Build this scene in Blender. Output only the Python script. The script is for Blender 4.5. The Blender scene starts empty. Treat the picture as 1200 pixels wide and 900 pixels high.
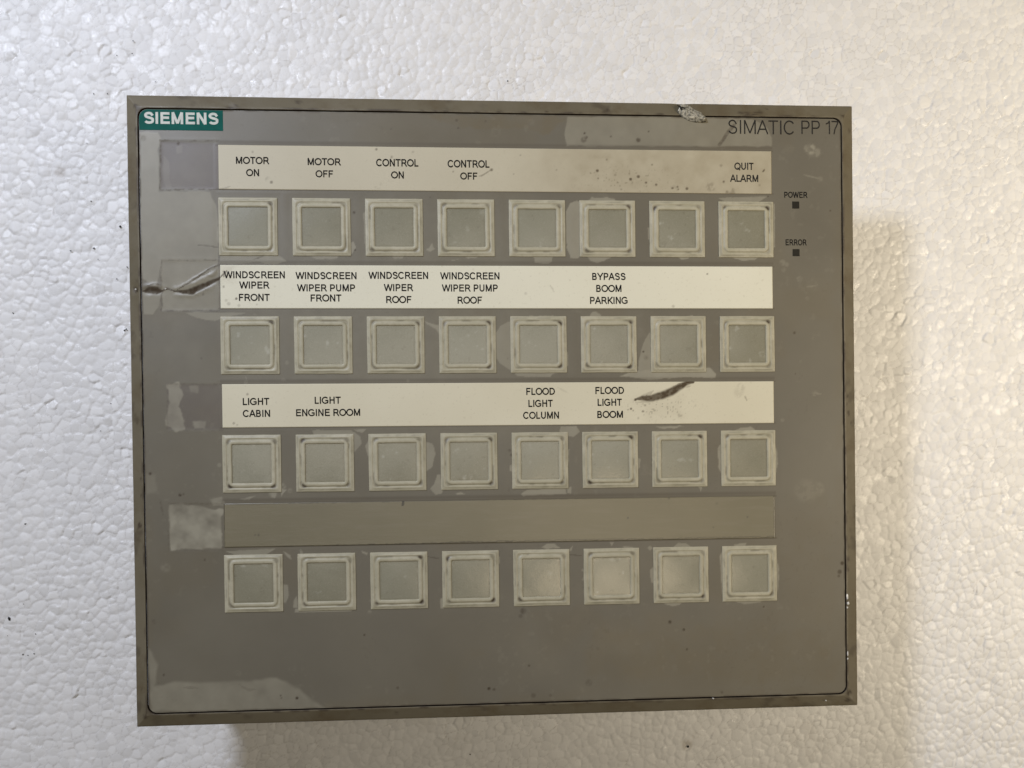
import bpy, bmesh, math, random
import numpy as np
from mathutils import Euler, Vector

# ------------------------------------------------------------------ camera, world, lamps, exposure
MM = 0.001
S = bpy.context.scene
COL = S.collection
FOAM_Z = -46.0                      # top of the foam board, millimetres below the panel's front face
CAM = (-13.374, -24.288, 311.419)    # millimetres
ROT = (-0.0090545, -0.0692745, -0.0128073)
PPX, PPY = 619.65, 575.48           # the lens axis in the picture (the photograph is a crop)
FPX = 1100.0                        # focal length in pixels of a 1200 wide picture

cd = bpy.data.cameras.new('camera')
cam = bpy.data.objects.new('camera', cd); COL.objects.link(cam)
cam.location = [c * MM for c in CAM]; cam.rotation_euler = ROT
cd.sensor_width = 36.0; cd.lens = FPX / 1200.0 * 36.0
cd.shift_x = -(PPX - 600) / 1200.0; cd.shift_y = (PPY - 450) / 1200.0
cd.clip_start = 0.01; cd.clip_end = 20.0
S.camera = cam
S.view_settings.view_transform = 'Standard'; S.view_settings.look = 'None'
S.view_settings.exposure = 0.0; S.view_settings.gamma = 1.0
S.view_settings.use_curve_mapping = False

W = bpy.data.worlds.new('World'); S.world = W; W.use_nodes = True
W.node_tree.nodes['Background'].inputs[0].default_value = (0.95, 0.84, 0.66, 1)
W.node_tree.nodes['Background'].inputs[1].default_value = 0.10


def lamp(name, kind, loc, target, energy, color, size=None, size_y=None, spot=None, blend=1.0):
    ld = bpy.data.lights.new(name, kind); o = bpy.data.objects.new(name, ld); COL.objects.link(o)
    o.location = [c * MM for c in loc]
    d = Vector([(t - l) for t, l in zip(target, loc)])
    o.rotation_euler = d.to_track_quat('-Z', 'Y').to_euler()
    ld.energy = energy; ld.color = color
    if kind == 'AREA':
        ld.shape = 'RECTANGLE' if size_y else 'DISK'; ld.size = size * MM
        if size_y: ld.size_y = size_y * MM
    elif kind == 'SPOT':
        ld.shadow_soft_size = size * MM; ld.spot_size = math.radians(spot); ld.spot_blend = blend
    elif kind == 'POINT':
        ld.shadow_soft_size = size * MM
    return o


# daylight from the upper left, a warm lamp at the lower right, an added wide fill that brightens the foil's middle
lamp('window_light', 'SPOT', (-370, 410, 500), (-160, 20, FOAM_Z), 14.0, (0.79, 0.85, 1.0), size=58, spot=86, blend=1.0)
lamp('warm_lamp', 'SPOT', (880, -40, 860), (400, 75, FOAM_Z), 41.0, (1.0, 0.86, 0.64), size=60, spot=45, blend=1.0)
lamp('ceiling_bulb', 'SPOT', (310, -290, 1800), (60, -20, 0), 7.5, (1.0, 0.82, 0.56), size=60, spot=50, blend=1.0)
lamp('foil_fill', 'AREA', (-40, 190, 1650), (0, 0, 0), 2.5, (1.0, 0.93, 0.80), size=1100, size_y=340)


R = Euler(ROT, 'XYZ').to_matrix()


def on(u, v, z=0.0):
    """a point of the photograph as millimetres on the plane at height z"""
    d = R @ Vector(((u - PPX) / FPX, -(v - PPY) / FPX, -1.0))
    t = (z - CAM[2]) / d[2]
    return (CAM[0] + d[0] * t, CAM[1] + d[1] * t)


def onp(pts, z=0.0):
    return np.array([on(u, v, z) for u, v in pts])


# ------------------------------------------------------------------ numpy helpers
rng = np.random.default_rng(11)
random.seed(5)


def vnoise(x, y, scale, seed):
    """smooth value noise in 0..1 at points (x, y) in mm"""
    r = np.random.default_rng(seed); N = 256
    T = r.random((N, N))
    u = x / scale + 1000.0; v = y / scale + 1000.0
    i = np.floor(u).astype(int); j = np.floor(v).astype(int)
    fx = u - i; fy = v - j
    fx = fx * fx * (3 - 2 * fx); fy = fy * fy * (3 - 2 * fy)
    i0 = i % N; i1 = (i + 1) % N; j0 = j % N; j1 = (j + 1) % N
    return (T[i0, j0] * (1 - fx) + T[i1, j0] * fx) * (1 - fy) + (T[i0, j1] * (1 - fx) + T[i1, j1] * fx) * fy


def fbm(x, y, scale, seed, oct=3):
    s = 0; a = 1; t = 0
    for k in range(oct):
        s = s + a * vnoise(x, y, scale / 2 ** k, seed + k * 17); t += a; a *= 0.55
    return s / t


def sst(a, b, x):
    t = np.clip((x - a) / (b - a), 0, 1)
    return t * t * (3 - 2 * t)


def seg_dist(x, y, pts):
    """distance to a polyline, and position along it 0..1"""
    best = np.full(x.shape, 1e9); pos = np.zeros(x.shape)
    n = len(pts) - 1
    for k in range(n):
        ax, ay = pts[k]; bx, by = pts[k + 1]
        dx, dy = bx - ax, by - ay
        t = np.clip(((x - ax) * dx + (y - ay) * dy) / (dx * dx + dy * dy + 1e-12), 0, 1)
        d = np.hypot(x - ax - t * dx, y - ay - t * dy)
        m = d < best
        best = np.where(m, d, best); pos = np.where(m, (k + t) / n, pos)
    return best, pos


def poly_sd(x, y, pts):
    """signed distance to a polygon, positive inside"""
    d, _ = seg_dist(x, y, list(pts) + [pts[0]])
    ins = np.zeros(x.shape, bool)
    n = len(pts)
    for k in range(n):
        ax, ay = pts[k]; bx, by = pts[(k + 1) % n]
        c = ((ay > y) != (by > y)) & (x < (bx - ax) * (y - ay) / (by - ay + 1e-12) + ax)
        ins ^= c
    return np.where(ins, d, -d)


class Field:
    """painted wear on a regular grid of surface points (millimetres)"""
    def __init__(s, X, Y):
        s.X = X; s.Y = Y

    def box(s, pts, pad):
        x0, y0 = np.min(pts, 0) - pad; x1, y1 = np.max(pts, 0) + pad
        return (s.X > x0) & (s.X < x1) & (s.Y > y0) & (s.Y < y1)

    def poly(s, A, pts, val=1.0, soft=0.2, warp=0.5, seed=1, nz=0.25, wscale=3.0):
        pts = np.array(pts); m = s.box(pts, 2 + soft * 1.1)
        x = s.X[m]; y = s.Y[m]
        wx = x + (fbm(x, y, wscale, seed) - .5) * 2 * warp * 1.6
        wy = y + (fbm(x, y, wscale, seed + 99) - .5) * 2 * warp * 1.6
        a = sst(-soft, soft, poly_sd(wx, wy, pts))
        a = a * (1 - nz + nz * 2 * fbm(x, y, 4.0, seed + 5)) * val
        A[m] = np.maximum(A[m], a) if val > 0 else A[m] + a

    def line(s, A, pts, w, val=1.0, taper=True, warp=0.2, seed=1, dry=0.0):
        pts = np.array(pts); m = s.box(pts, w + 1.5)
        x = s.X[m]; y = s.Y[m]
        wx = x + (fbm(x, y, 2.0, seed) - .5) * 2 * warp; wy = y + (fbm(x, y, 2.0, seed + 9) - .5) * 2 * warp
        d, p = seg_dist(wx, wy, pts)
        ww = w * (np.sin(np.clip(p, 0.04, 0.96) * math.pi) ** 0.6 if taper else 1.0)
        a = sst(ww, ww * 0.45, d) * val
        if dry: a = a * (1 - dry + dry * sst(.35, .6, fbm(x, y, 0.8, seed + 3)))
        A[m] = np.maximum(A[m], a)

    def dot(s, A, c, r, val=1.0):
        m = s.box(np.array([c]), r * 2.5)
        d = np.hypot(s.X[m] - c[0], s.Y[m] - c[1])
        A[m] = np.maximum(A[m], sst(r * 1.3, r * .6, d) * val)


# ------------------------------------------------------------------ scene helpers
def link(name, me, mat=None, parent=None, smooth=False):
    o = bpy.data.objects.new(name, me); COL.objects.link(o)
    if mat: me.materials.append(mat)
    if parent: o.parent = parent
    if smooth: me.polygons.foreach_set('use_smooth', [True] * len(me.polygons))
    return o


def from_np(name, V, F):
    """mesh from arrays of vertices (mm) and quads"""
    me = bpy.data.meshes.new(name)
    V = np.asarray(V, np.float32) * MM; F = np.asarray(F, np.int32)
    me.vertices.add(len(V)); me.vertices.foreach_set('co', V.ravel())
    n = F.shape[1]
    me.loops.add(F.size); me.loops.foreach_set('vertex_index', F.ravel())
    me.polygons.add(len(F)); me.polygons.foreach_set('loop_start', np.arange(0, F.size, n, dtype=np.int32))
    me.update(calc_edges=True)
    return me


def attr(me, name, vals):
    a = me.attributes.new(name, 'FLOAT', 'POINT')
    a.data.foreach_set('value', np.asarray(vals, np.float32).ravel())


def grid_faces(nx, ny):
    i = np.arange(nx * ny).reshape(ny, nx)
    return np.stack([i[:-1, :-1], i[:-1, 1:], i[1:, 1:], i[1:, :-1]], -1).reshape(-1, 4)


def mat(name):
    m = bpy.data.materials.new(name); m.use_nodes = True
    nt = m.node_tree; b = nt.nodes['Principled BSDF']
    return m, nt, b


def node(nt, kind, **kw):
    n = nt.nodes.new(kind)
    for k, v in kw.items(): setattr(n, k, v)
    return n


def mixc(nt, fac, a, b, mode='MIX'):
    n = node(nt, 'ShaderNodeMix', data_type='RGBA', blend_type=mode)
    for s, v in ((0, fac), (6, a), (7, b)):
        if isinstance(v, bpy.types.NodeSocket): nt.links.new(v, n.inputs[s])
        elif s == 0: n.inputs[0].default_value = v
        else: n.inputs[s].default_value = (*v, 1)
    return n.outputs[2]


def noise(nt, scale, detail=3, rough=0.55, lo=0.35, hi=0.65, stretch=None):
    tc = node(nt, 'ShaderNodeTexCoord'); src = tc.outputs['Object']
    if stretch:
        mp = node(nt, 'ShaderNodeMapping'); nt.links.new(src, mp.inputs[0]); mp.inputs['Scale'].default_value = stretch
        src = mp.outputs[0]
    n = node(nt, 'ShaderNodeTexNoise'); n.inputs['Scale'].default_value = scale
    n.inputs['Detail'].default_value = detail; n.inputs['Roughness'].default_value = rough
    nt.links.new(src, n.inputs['Vector'])
    r = node(nt, 'ShaderNodeMapRange'); r.inputs[1].default_value = lo; r.inputs[2].default_value = hi
    nt.links.new(n.outputs[0], r.inputs[0])
    return r.outputs[0]


def at(nt, name):
    n = node(nt, 'ShaderNodeAttribute', attribute_name=name)
    return n.outputs['Fac']


def bump(nt, b, h, strength, dist):
    n = node(nt, 'ShaderNodeBump'); n.inputs['Strength'].default_value = strength
    n.inputs['Distance'].default_value = dist * MM
    nt.links.new(h, n.inputs['Height']); nt.links.new(n.outputs[0], b.inputs['Normal'])


def mul(nt, a, k):
    n = node(nt, 'ShaderNodeMath', operation='MULTIPLY')
    nt.links.new(a, n.inputs[0])
    if isinstance(k, bpy.types.NodeSocket): nt.links.new(k, n.inputs[1])
    else: n.inputs[1].default_value = k
    return n.outputs[0]


def maprange(nt, a, lo, hi):
    r = node(nt, 'ShaderNodeMapRange'); r.inputs[3].default_value = lo; r.inputs[4].default_value = hi
    nt.links.new(a, r.inputs[0]); return r.outputs[0]


# ------------------------------------------------------------------ materials
def m_foam():
    m, nt, b = mat('expanded_foam')
    c = mixc(nt, at(nt, 'tint'), (0.80, 0.795, 0.79), (0.885, 0.88, 0.875))
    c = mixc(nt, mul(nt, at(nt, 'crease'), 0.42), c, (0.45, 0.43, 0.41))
    c = mixc(nt, at(nt, 'dirt'), c, (0.36, 0.31, 0.25))
    nt.links.new(c, b.inputs['Base Color'])
    nt.links.new(maprange(nt, at(nt, 'gloss'), 0.52, 0.22), b.inputs['Roughness'])
    b.inputs['Specular IOR Level'].default_value = 0.5
    bump(nt, b, noise(nt, 2600, 3), 0.35, 0.12)
    return m


def m_foil():
    m, nt, b = mat('grey_front_foil')
    base = mixc(nt, noise(nt, 26, 4), (0.157, 0.140, 0.102), (0.183, 0.164, 0.120))
    base = mixc(nt, mul(nt, noise(nt, 9, 2), 0.35), base, (0.158, 0.148, 0.124))
    base = mixc(nt, mul(nt, at(nt, 'stain'), 0.55), base, (0.165, 0.132, 0.075))
    base = mixc(nt, mul(nt, at(nt, 'mauve'), 0.8), base, (0.135, 0.112, 0.098))
    base = mixc(nt, mul(nt, at(nt, 'wear'), 0.85), base, (0.37, 0.345, 0.265))
    base = mixc(nt, at(nt, 'grime_shade'), base, (0.055, 0.036, 0.017))
    nt.links.new(base, b.inputs['Base Color'])
    ro = node(nt, 'ShaderNodeMath', operation='ADD'); nt.links.new(maprange(nt, noise(nt, 60, 5), 0.36, 0.46), ro.inputs[0]); nt.links.new(mul(nt, at(nt, 'grime_shade'), 0.4), ro.inputs[1])
    nt.links.new(ro.outputs[0], b.inputs['Roughness'])
    b.inputs['Specular IOR Level'].default_value = 0.5
    bump(nt, b, noise(nt, 3500, 2), 0.12, 0.05)
    return m


def m_bezel():
    m, nt, b = mat('painted_bezel')
    c = mixc(nt, noise(nt, 35, 4), (0.145, 0.122, 0.076), (0.178, 0.152, 0.10))
    c = mixc(nt, mul(nt, noise(nt, 55, 5, 0.7, 0.50, 0.70), 0.85), c, (0.12, 0.09, 0.048))
    c = mixc(nt, at(nt, 'grime_shade'), c, (0.05, 0.035, 0.022))
    nt.links.new(c, b.inputs['Base Color'])
    nt.links.new(maprange(nt, noise(nt, 200, 4), 0.42, 0.6), b.inputs['Roughness'])
    bump(nt, b, noise(nt, 1200, 4), 0.25, 0.08)
    return m


def m_paper(name, lo, hi):
    m, nt, b = mat(name)
    c = mixc(nt, noise(nt, 30, 3), lo, hi)
    c = mixc(nt, mul(nt, noise(nt, 900, 3, 0.6, 0.6, 0.72), 0.2), c, (0.42, 0.36, 0.25))
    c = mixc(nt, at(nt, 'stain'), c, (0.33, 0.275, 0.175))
    c = mixc(nt, at(nt, 'grime_shade'), c, (0.07, 0.045, 0.02))
    nt.links.new(c, b.inputs['Base Color'])
    b.inputs['Roughness'].default_value = 0.4; b.inputs['Specular IOR Level'].default_value = 0.4
    bump(nt, b, noise(nt, 2500, 2), 0.1, 0.05)
    return m


def m_blank():
    m, nt, b = mat('blank_strip_backing')
    c = mixc(nt, noise(nt, 20, 3), (0.175, 0.155, 0.095), (0.205, 0.18, 0.112))
    c = mixc(nt, mul(nt, noise(nt, 60, 4, .6, .5, .7, (1, 9, 1)), 0.35), c, (0.235, 0.21, 0.15))
    c = mixc(nt, at(nt, 'grime_shade'), c, (0.03, 0.025, 0.02))
    nt.links.new(c, b.inputs['Base Color']); b.inputs['Roughness'].default_value = 0.33; b.inputs['Specular IOR Level'].default_value = 0.9
    bump(nt, b, noise(nt, 300, 4, .6, .3, .7, (1, 8, 1)), 0.15, 0.06)
    return m


def m_rim():
    m, nt, b = mat('cream_button_frame')
    c = mixc(nt, noise(nt, 180, 4), (0.45, 0.42, 0.30), (0.52, 0.485, 0.36))
    c = mixc(nt, mul(nt, noise(nt, 700, 4, .65, .5, .66), 0.35), c, (0.36, 0.325, 0.225))
    c = mixc(nt, at(nt, 'grime_shade'), c, (0.05, 0.032, 0.018))
    nt.links.new(c, b.inputs['Base Color']); b.inputs['Roughness'].default_value = 0.45
    bump(nt, b, noise(nt, 2200, 3), 0.2, 0.06)
    return m


def m_cap():
    m, nt, b = mat('grey_key_window')
    oi = node(nt, 'ShaderNodeObjectInfo')
    c = mixc(nt, noise(nt, 70, 3), (0.225, 0.212, 0.145), (0.26, 0.243, 0.168))
    c = mixc(nt, oi.outputs['Random'], c, (0.275, 0.265, 0.195))
    c = mixc(nt, mul(nt, noise(nt, 2600, 3, .6, .5, .7), 0.25), c, (0.38, 0.37, 0.30))
    c = mixc(nt, at(nt, 'grime_shade'), c, (0.10, 0.075, 0.04))
    c = mixc(nt, at(nt, 'wear'), c, (0.6, 0.6, 0.52))
    nt.links.new(c, b.inputs['Base Color']); b.inputs['Roughness'].default_value = 0.27
    b.inputs['Specular IOR Level'].default_value = 1.0
    bump(nt, b, noise(nt, 1800, 3, .6, .3, .7), 0.16, 0.06)
    return m


def m_flat(name, col, rough=0.5, spec=0.4, metal=0.0, var=0.12, scale=300):
    m, nt, b = mat(name)
    c = mixc(nt, noise(nt, scale, 3), tuple(v * (1 - var) for v in col), tuple(v * (1 + var) for v in col))
    nt.links.new(c, b.inputs['Base Color']); b.inputs['Roughness'].default_value = rough
    b.inputs['Specular IOR Level'].default_value = spec; b.inputs['Metallic'].default_value = metal
    return m


FOAM = m_foam(); FOIL = m_foil(); BEZEL = m_bezel(); PAPER = m_paper('white_paper_strip', (0.83, 0.80, 0.64), (0.86, 0.83, 0.67)); BLANK = m_blank()
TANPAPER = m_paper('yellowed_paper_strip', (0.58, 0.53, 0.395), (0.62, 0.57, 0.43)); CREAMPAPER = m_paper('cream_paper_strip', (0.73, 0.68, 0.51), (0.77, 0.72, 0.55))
RIM = m_rim(); CAP = m_cap()
INK = m_flat('black_print', (0.010, 0.009, 0.008), 0.7, 0.12, var=0.3)
GREYINK = m_flat('dark_grey_print', (0.026, 0.024, 0.021), 0.65, 0.15, var=0.2)
TEAL = m_flat('teal_print', (0.001, 0.102, 0.080), 0.55, 0.10, var=0.1)
WHITEINK = m_flat('pale_print', (0.60, 0.62, 0.55), 0.45, var=0.08)
HOUSING = m_flat('zinc_plated_steel', (0.45, 0.44, 0.42), 0.4, 0.5, 0.8)
DARKWIN = m_flat('dark_indicator_window', (0.022, 0.020, 0.014), 0.3)
BLACK = m_flat('black_gap', (0.012, 0.010, 0.009), 0.8, 0.1)
TORN = m_flat('torn_laminate', (0.34, 0.32, 0.26), 0.38, 0.5, 0.25, 0.65, 1500)
SPECK = m_flat('black_grit', (0.02, 0.018, 0.016), 0.7)
CHIP = m_flat('white_chipped_paint', (0.80, 0.79, 0.74), 0.35)


# ------------------------------------------------------------------ foam board (the surface the panel lies on)
def foam_board():
    xs = np.concatenate([np.arange(-330, -214, 1.6), np.arange(-214, 226, 0.43), np.arange(226, 330, 1.6)])
    ys = np.concatenate([np.arange(-260, -152, 1.6), np.arange(-152, 176, 0.43), np.arange(176, 290, 1.6)])
    X, Y = np.meshgrid(xs, ys); x = X.ravel(); y = Y.ravel()
    g = 3.1; nx = 226; ny = 200
    r = np.random.default_rng(3)
    gx, gy = np.meshgrid(np.arange(nx), np.arange(ny))
    sx = (gx - nx / 2 + 0.5 * (gy % 2) + r.uniform(-.46, .46, gx.shape)) * g
    sy = (gy - ny / 2 + r.uniform(-.46, .46, gx.shape)) * g * 0.9
    sw = r.normal(0, 1.45, gx.shape)                       # weights: bigger and smaller beads
    tlt = r.normal(0, 0.045, gx.shape + (2,))
    off = r.normal(0, 0.035, gx.shape); tint = r.random(gx.shape); gls = r.random(gx.shape); tlt *= np.where(r.random(gx.shape) > .88, 2.4, .8)[..., None]
    # small wobble of the cell borders
    px = x + (vnoise(x, y, 1.3, 51) - .5) * 0.3; py = y + (vnoise(x, y, 1.3, 52) - .5) * 0.3
    ci = np.floor(py / (g * 0.9) + ny / 2).astype(int)
    cj0 = px / g + nx / 2
    D1 = np.full(x.shape, 1e9); D2 = np.full(x.shape, 1e9)
    I1 = np.zeros(x.shape, int); I2 = np.zeros(x.shape, int)
    for dj in range(-2, 4):
        row = np.clip(ci + dj - 0, 0, ny - 1)
        cj = np.floor(cj0 - 0.5 * (row % 2)).astype(int)
        for di in range(-2, 4):
            colm = np.clip(cj + di, 0, nx - 1)
            k = row * nx + colm
            d = (px - sx.flat[k]) ** 2 + (py - sy.flat[k]) ** 2 - sw.flat[k]
            c1 = d < D1
            c2 = (~c1) & (d < D2) & (k != I1)
            D2 = np.where(c1, D1, np.where(c2, d, D2)); I2 = np.where(c1, I1, np.where(c2, k, I2))
            D1 = np.where(c1, d, D1); I1 = np.where(c1, k, I1)
    sep = np.hypot(sx.flat[I1] - sx.flat[I2], sy.flat[I1] - sy.flat[I2]) + 1e-6
    e = np.clip((D2 - D1) / (2 * sep), 0, 3)
    dx = px - sx.flat[I1]; dy = py - sy.flat[I1]; rad = np.hypot(dx, dy)
    Rb = 1.72 + 0.22 * sw.flat[I1]                        # each bead's own radius rounds off its corners
    ev = e.copy()
    e = np.minimum(e, np.maximum(Rb - rad, 0) * 0.8 + 0.05)
    cut = fbm(x, y, 45, 60, 2)                            # how flatly the sheet was cut
    depth = 0.08 + 0.12 * sst(.3, .7, cut) + 0.08 * sst(60, 200, x) * sst(60, -140, y)
    ed = np.clip(1 - e / 0.95, 0, 1); h = depth * 1.1 * (1 - ed ** 2.4) - 0.010 * rad ** 2
    h = h + 0.03 * np.exp(-((e - .32) / .16) ** 2)
    h = h + (tlt.reshape(-1, 2)[I1, 0] * dx + tlt.reshape(-1, 2)[I1, 1] * dy) + off.flat[I1]
    h = h + (fbm(x, y, 60, 70, 2) - .5) * 0.8
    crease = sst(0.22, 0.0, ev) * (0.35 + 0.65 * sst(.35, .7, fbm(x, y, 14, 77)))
    dirt = sst(.70, .84, fbm(x, y, 7, 81, 4)) * 0.18 * crease * 2
    F = Field(x, y)
    for (u, v, rr, a) in [(70, 202, 2.2, .4), (38, 21, 2, .2), (148, 62, 1.6, .35), (805, 873, 2.2, .5), (815, 862, 1.3, .4), (125, 108, 1.5, .3),
                          (190, 45, 2, .15), (940, 860, 7, .10), (960, 880, 6, .10), (500, 850, 4, .08), (540, 868, 4, .08), (105, 700, 1, .2)]:
        c = on(u, v, FOAM_Z); t = np.zeros(x.shape); F.dot(t, c, rr, a)
        dirt = np.maximum(dirt, t * sst(.3, .6, fbm(x, y, 1.6, 83)))
    me = from_np('foam_board', np.stack([x, y, h + FOAM_Z - 0.25], 1), grid_faces(len(xs), len(ys)))
    attr(me, 'tint', tint.flat[I1]); attr(me, 'crease', crease); attr(me, 'dirt', dirt)
    attr(me, 'gloss', sst(.35, 1, gls.flat[I1]))
    o = link('foam_board', me, FOAM, smooth=True)
    o['kind'] = 'structure'
    # bits of black grit lying on it
    bm = bmesh.new()
    for (u, v, s) in [(141, 265.5, .75), (110, 291, .6), (83, 294, .5), (137, 327, .5), (15.5, 367, .5), (11, 725, 1.2), (30, 614, .6), (27, 767, .5),
                      (33, 768, .4), (40, 766, .45), (595, 95, .5), (137, 65, .35), (155, 63, .4), (156, 48, .4), (107, 236, .45), (149, 313, .5),
                      (146, 387, .6), (148, 386, .5), (551, 884, .5), (110, 110, .4), (126, 110, .4), (182, 96, .35), (42, 743, .4), (115, 304, .35),
                      (102, 168, .3), (9, 745, .3), (806, 875, .8), (130, 473, .4), (118, 505, .3), (28, 708, .3)]:
        cx, cy = on(u, v, FOAM_Z)
        ret = bmesh.ops.create_icosphere(bm, subdivisions=1, radius=s * 0.5 * MM)
        a = random.uniform(0, 3)
        for w in ret['verts']:
            p = w.co * random.uniform(.7, 1.2); p.x *= 1.5
            w.co = Vector((p.x * math.cos(a) - p.y * math.sin(a) + cx * MM, p.x * math.sin(a) + p.y * math.cos(a) + cy * MM, p.z * .6 + (FOAM_Z + 0.12) * MM))
    me = bpy.data.meshes.new('grit'); bm.to_mesh(me); bm.free()
    gq = link('grit', me, SPECK, o); gq['kind'] = 'stuff'


foam_board()

# ------------------------------------------------------------------ the control panel
panel = bpy.data.objects.new('control_panel', None); COL.objects.link(panel)
panel.empty_display_size = 0.05
panel['label'] = 'worn grey industrial push button control panel lying on white foam board'
panel['category'] = 'control panel'
PANEL_ORIGIN = (0, 0, FOAM_Z)
panel.location = (0, 0, FOAM_Z * MM)


def part(name, me, m, parent=panel, smooth=False):
    o = link(name, me, m, parent, smooth)
    if parent is panel: o.location = (0, 0, -FOAM_Z * MM)   # meshes are modelled with the front face at z = 0
    return o


HW, HH = 120.5, 102.44
FX0, FX1, FY0, FY1 = -116.15, 115.75, -97.7, 97.35          # the foil's rectangle

# --- bezel: outer side, sloping front, narrow flat, inner lip ---
prof = [(0.0, -5.5), (0.0, -1.75), (0.15, -1.55), (3.45, -0.12), (3.7, -0.03), (4.05, 0.0), (4.1, -0.05), (4.12, -0.9)]


def ring_points(inset):
    """closed outline at a given inset; corners get round only where the foil sits"""
    k = inset / 4.12
    x0 = -HW + (FX0 - 0.45 + HW) * k; x1 = HW + (FX1 + 0.45 - HW) * k
    y0 = -HH + (FY0 - 0.45 + HH) * k; y1 = HH + (FY1 + 0.45 - HH) * k
    r = 0.25 if inset < 3.6 else 3.0 * (inset - 3.5) / 0.6 if inset < 4.1 else 3.0
    r = max(r, 0.25)
    pts = []
    N = 220; M = 8
    def arc(cx, cy, a0):
        for q in range(M + 1):
            a = math.radians(a0 + 90 * q / M); pts.append((cx + r * math.cos(a), cy + r * math.sin(a)))
    def side(p, q):
        for t in range(1, N): pts.append((p[0] + (q[0] - p[0]) * t / N, p[1] + (q[1] - p[1]) * t / N))
    arc(x1 - r, y1 - r, 0); side((x1 - r, y1), (x0 + r, y1))
    arc(x0 + r, y1 - r, 90); side((x0, y1 - r), (x0, y0 + r))
    arc(x0 + r, y0 + r, 180); side((x0 + r, y0), (x1 - r, y0))
    arc(x1 - r, y0 + r, 270); side((x1, y0 + r), (x1, y1 - r))
    return np.array(pts)


rows = []; fine = []
for (a, b) in zip(prof[:-1], prof[1:]):
    n = 9 if (a[0] < 1 and b[0] > 3) else 1
    for t in range(n): fine.append((a[0] + (b[0] - a[0]) * t / n, a[1] + (b[1] - a[1]) * t / n))
fine.append(prof[-1])
for (ins, z) in fine:
    p = ring_points(ins); rows.append(np.column_stack([p, np.full(len(p), z)]))
V = np.concatenate(rows); n = len(rows[0]); m_ = len(rows)
idx = np.arange(n * m_).reshape(m_, n)
F = np.stack([idx[:-1], np.roll(idx[:-1], -1, 1), np.roll(idx[1:], -1, 1), idx[1:]], -1).reshape(-1, 4)[:, ::-1]
bx, by = V[:, 0], V[:, 1]
inset = np.repeat([f[0] for f in fine], n)
gr = np.zeros(len(V)); fb = Field(bx, by)
nz = fbm(bx, by, 3, 200, 3)
gr = np.maximum(gr, sst(3.3, 3.75, inset) * sst(.48, .66, nz) * 0.75)           # grime along the foil's edge
gr = np.maximum(gr, sst(.66, .78, fbm(bx, by, 6, 210, 4)) * .45)
for (u, v, r_, a) in [(270, 126, .9, .9), (277, 124, .5, .7), (159, 124, .8, .8), (349, 119, .9, .7), (160, 152, .6, .7), (711, 129, .9, .8),
                      (707, 131, .6, .6), (676, 131, .5, .7), (640, 131, .4, .7), (164, 615, .9, .9), (162, 617, .6, .8), (165, 560, .4, .8), (167, 562, .4, .8),
                      (166, 580, .4, .8), (994, 484, .6, .9), (995, 485, .5, .9), (993, 464, .6, .9), (992, 475, .5, .8), (999, 495, .6, .9), (990, 560, .9, .7),
                      (993, 655, .8, .8), (993, 667, .7, .7), (992, 600, .6, .6), (170, 840, .7, .8), (465, 836, .7, .5), (995, 812, 1.0, .9), (994, 820, .9, .9),
                      (930, 818, 1.4, .45), (865, 817, .8, .7), (855, 815, .5, .8), (708, 823, .5, .6), (650, 825, .6, .4), (987, 136, .7, .9), (166, 808, .5, .6),
                      (996, 153, .7, .6), (875, 133, .9, .6), (868, 133, .8, .7), (884, 134, .9, .8), (890, 131, .8, .8), (897, 129, .7, .8), (585, 131, .9, .4),
                      (159, 339, 1.0, .9), (225, 838, 1.1, .6), (185, 845, 2.0, .25), (290, 838, 1.6, .3), (568, 829, 1.3, .35), (993, 757, .5, .7)]:
    c = on(u, v, -0.6); t = np.zeros(len(V)); fb.dot(t, c, r_, a)
    gr = np.maximum(gr, t * sst(.25, .55, fbm(bx, by, .9, 215)))
gr = np.where(inset > 4.08, 1.0, gr)
V[:, 2] += np.where((inset > .1) & (inset < 4), (fbm(bx, by, 9, 220) - .5) * 0.12, 0)
V[:, 0] += (fbm(bx, by, 7, 230) - .5) * 0.10; V[:, 1] += (fbm(bx, by, 7, 240) - .5) * 0.10
for (u, v, dz, rr) in [(270, 126, -.35, 1.0), (800, 122, -.6, 2.4), (159, 339, -.5, 1.0), (898, 129, .25, 1), (930, 818, -.25, 1), (994, 815, -.4, 1.2), (970, 821, -.35, .9)]:
    c = on(u, v, -0.6); d = np.hypot(bx - c[0], by - c[1]); V[:, 2] += dz * np.exp(-(d / rr) ** 2)
me = from_np('bezel', V, F); attr(me, 'grime_shade', gr)
bezel = part('bezel', me, BEZEL)


def box_bm(bm, x0, x1, y0, y1, z0, z1, bev=0.0):
    r = bmesh.ops.create_cube(bm, size=1.0)
    for v in r['verts']:
        v.co = Vector(((x0 + x1) / 2 + v.co.x * (x1 - x0), (y0 + y1) / 2 + v.co.y * (y1 - y0), (z0 + z1) / 2 + v.co.z * (z1 - z0))) * MM
    if bev:
        bmesh.ops.bevel(bm, geom=list({e for v in r['verts'] for e in v.link_edges}), offset=bev * MM, segments=2, affect='EDGES')


def box_me(name, *a, **k):
    bm = bmesh.new(); box_bm(bm, *a, **k); me = bpy.data.meshes.new(name); bm.to_mesh(me); bm.free(); return me


part('back_plate', box_me('back_plate', -116.6, 116.6, -98.8, 98.6, -5.4, -0.95), BLACK)
part('housing', box_me('housing', -112.5, 112.5, -94.5, 94.5, FOAM_Z + 0.1, -5.45, bev=1.2), HOUSING)

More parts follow.
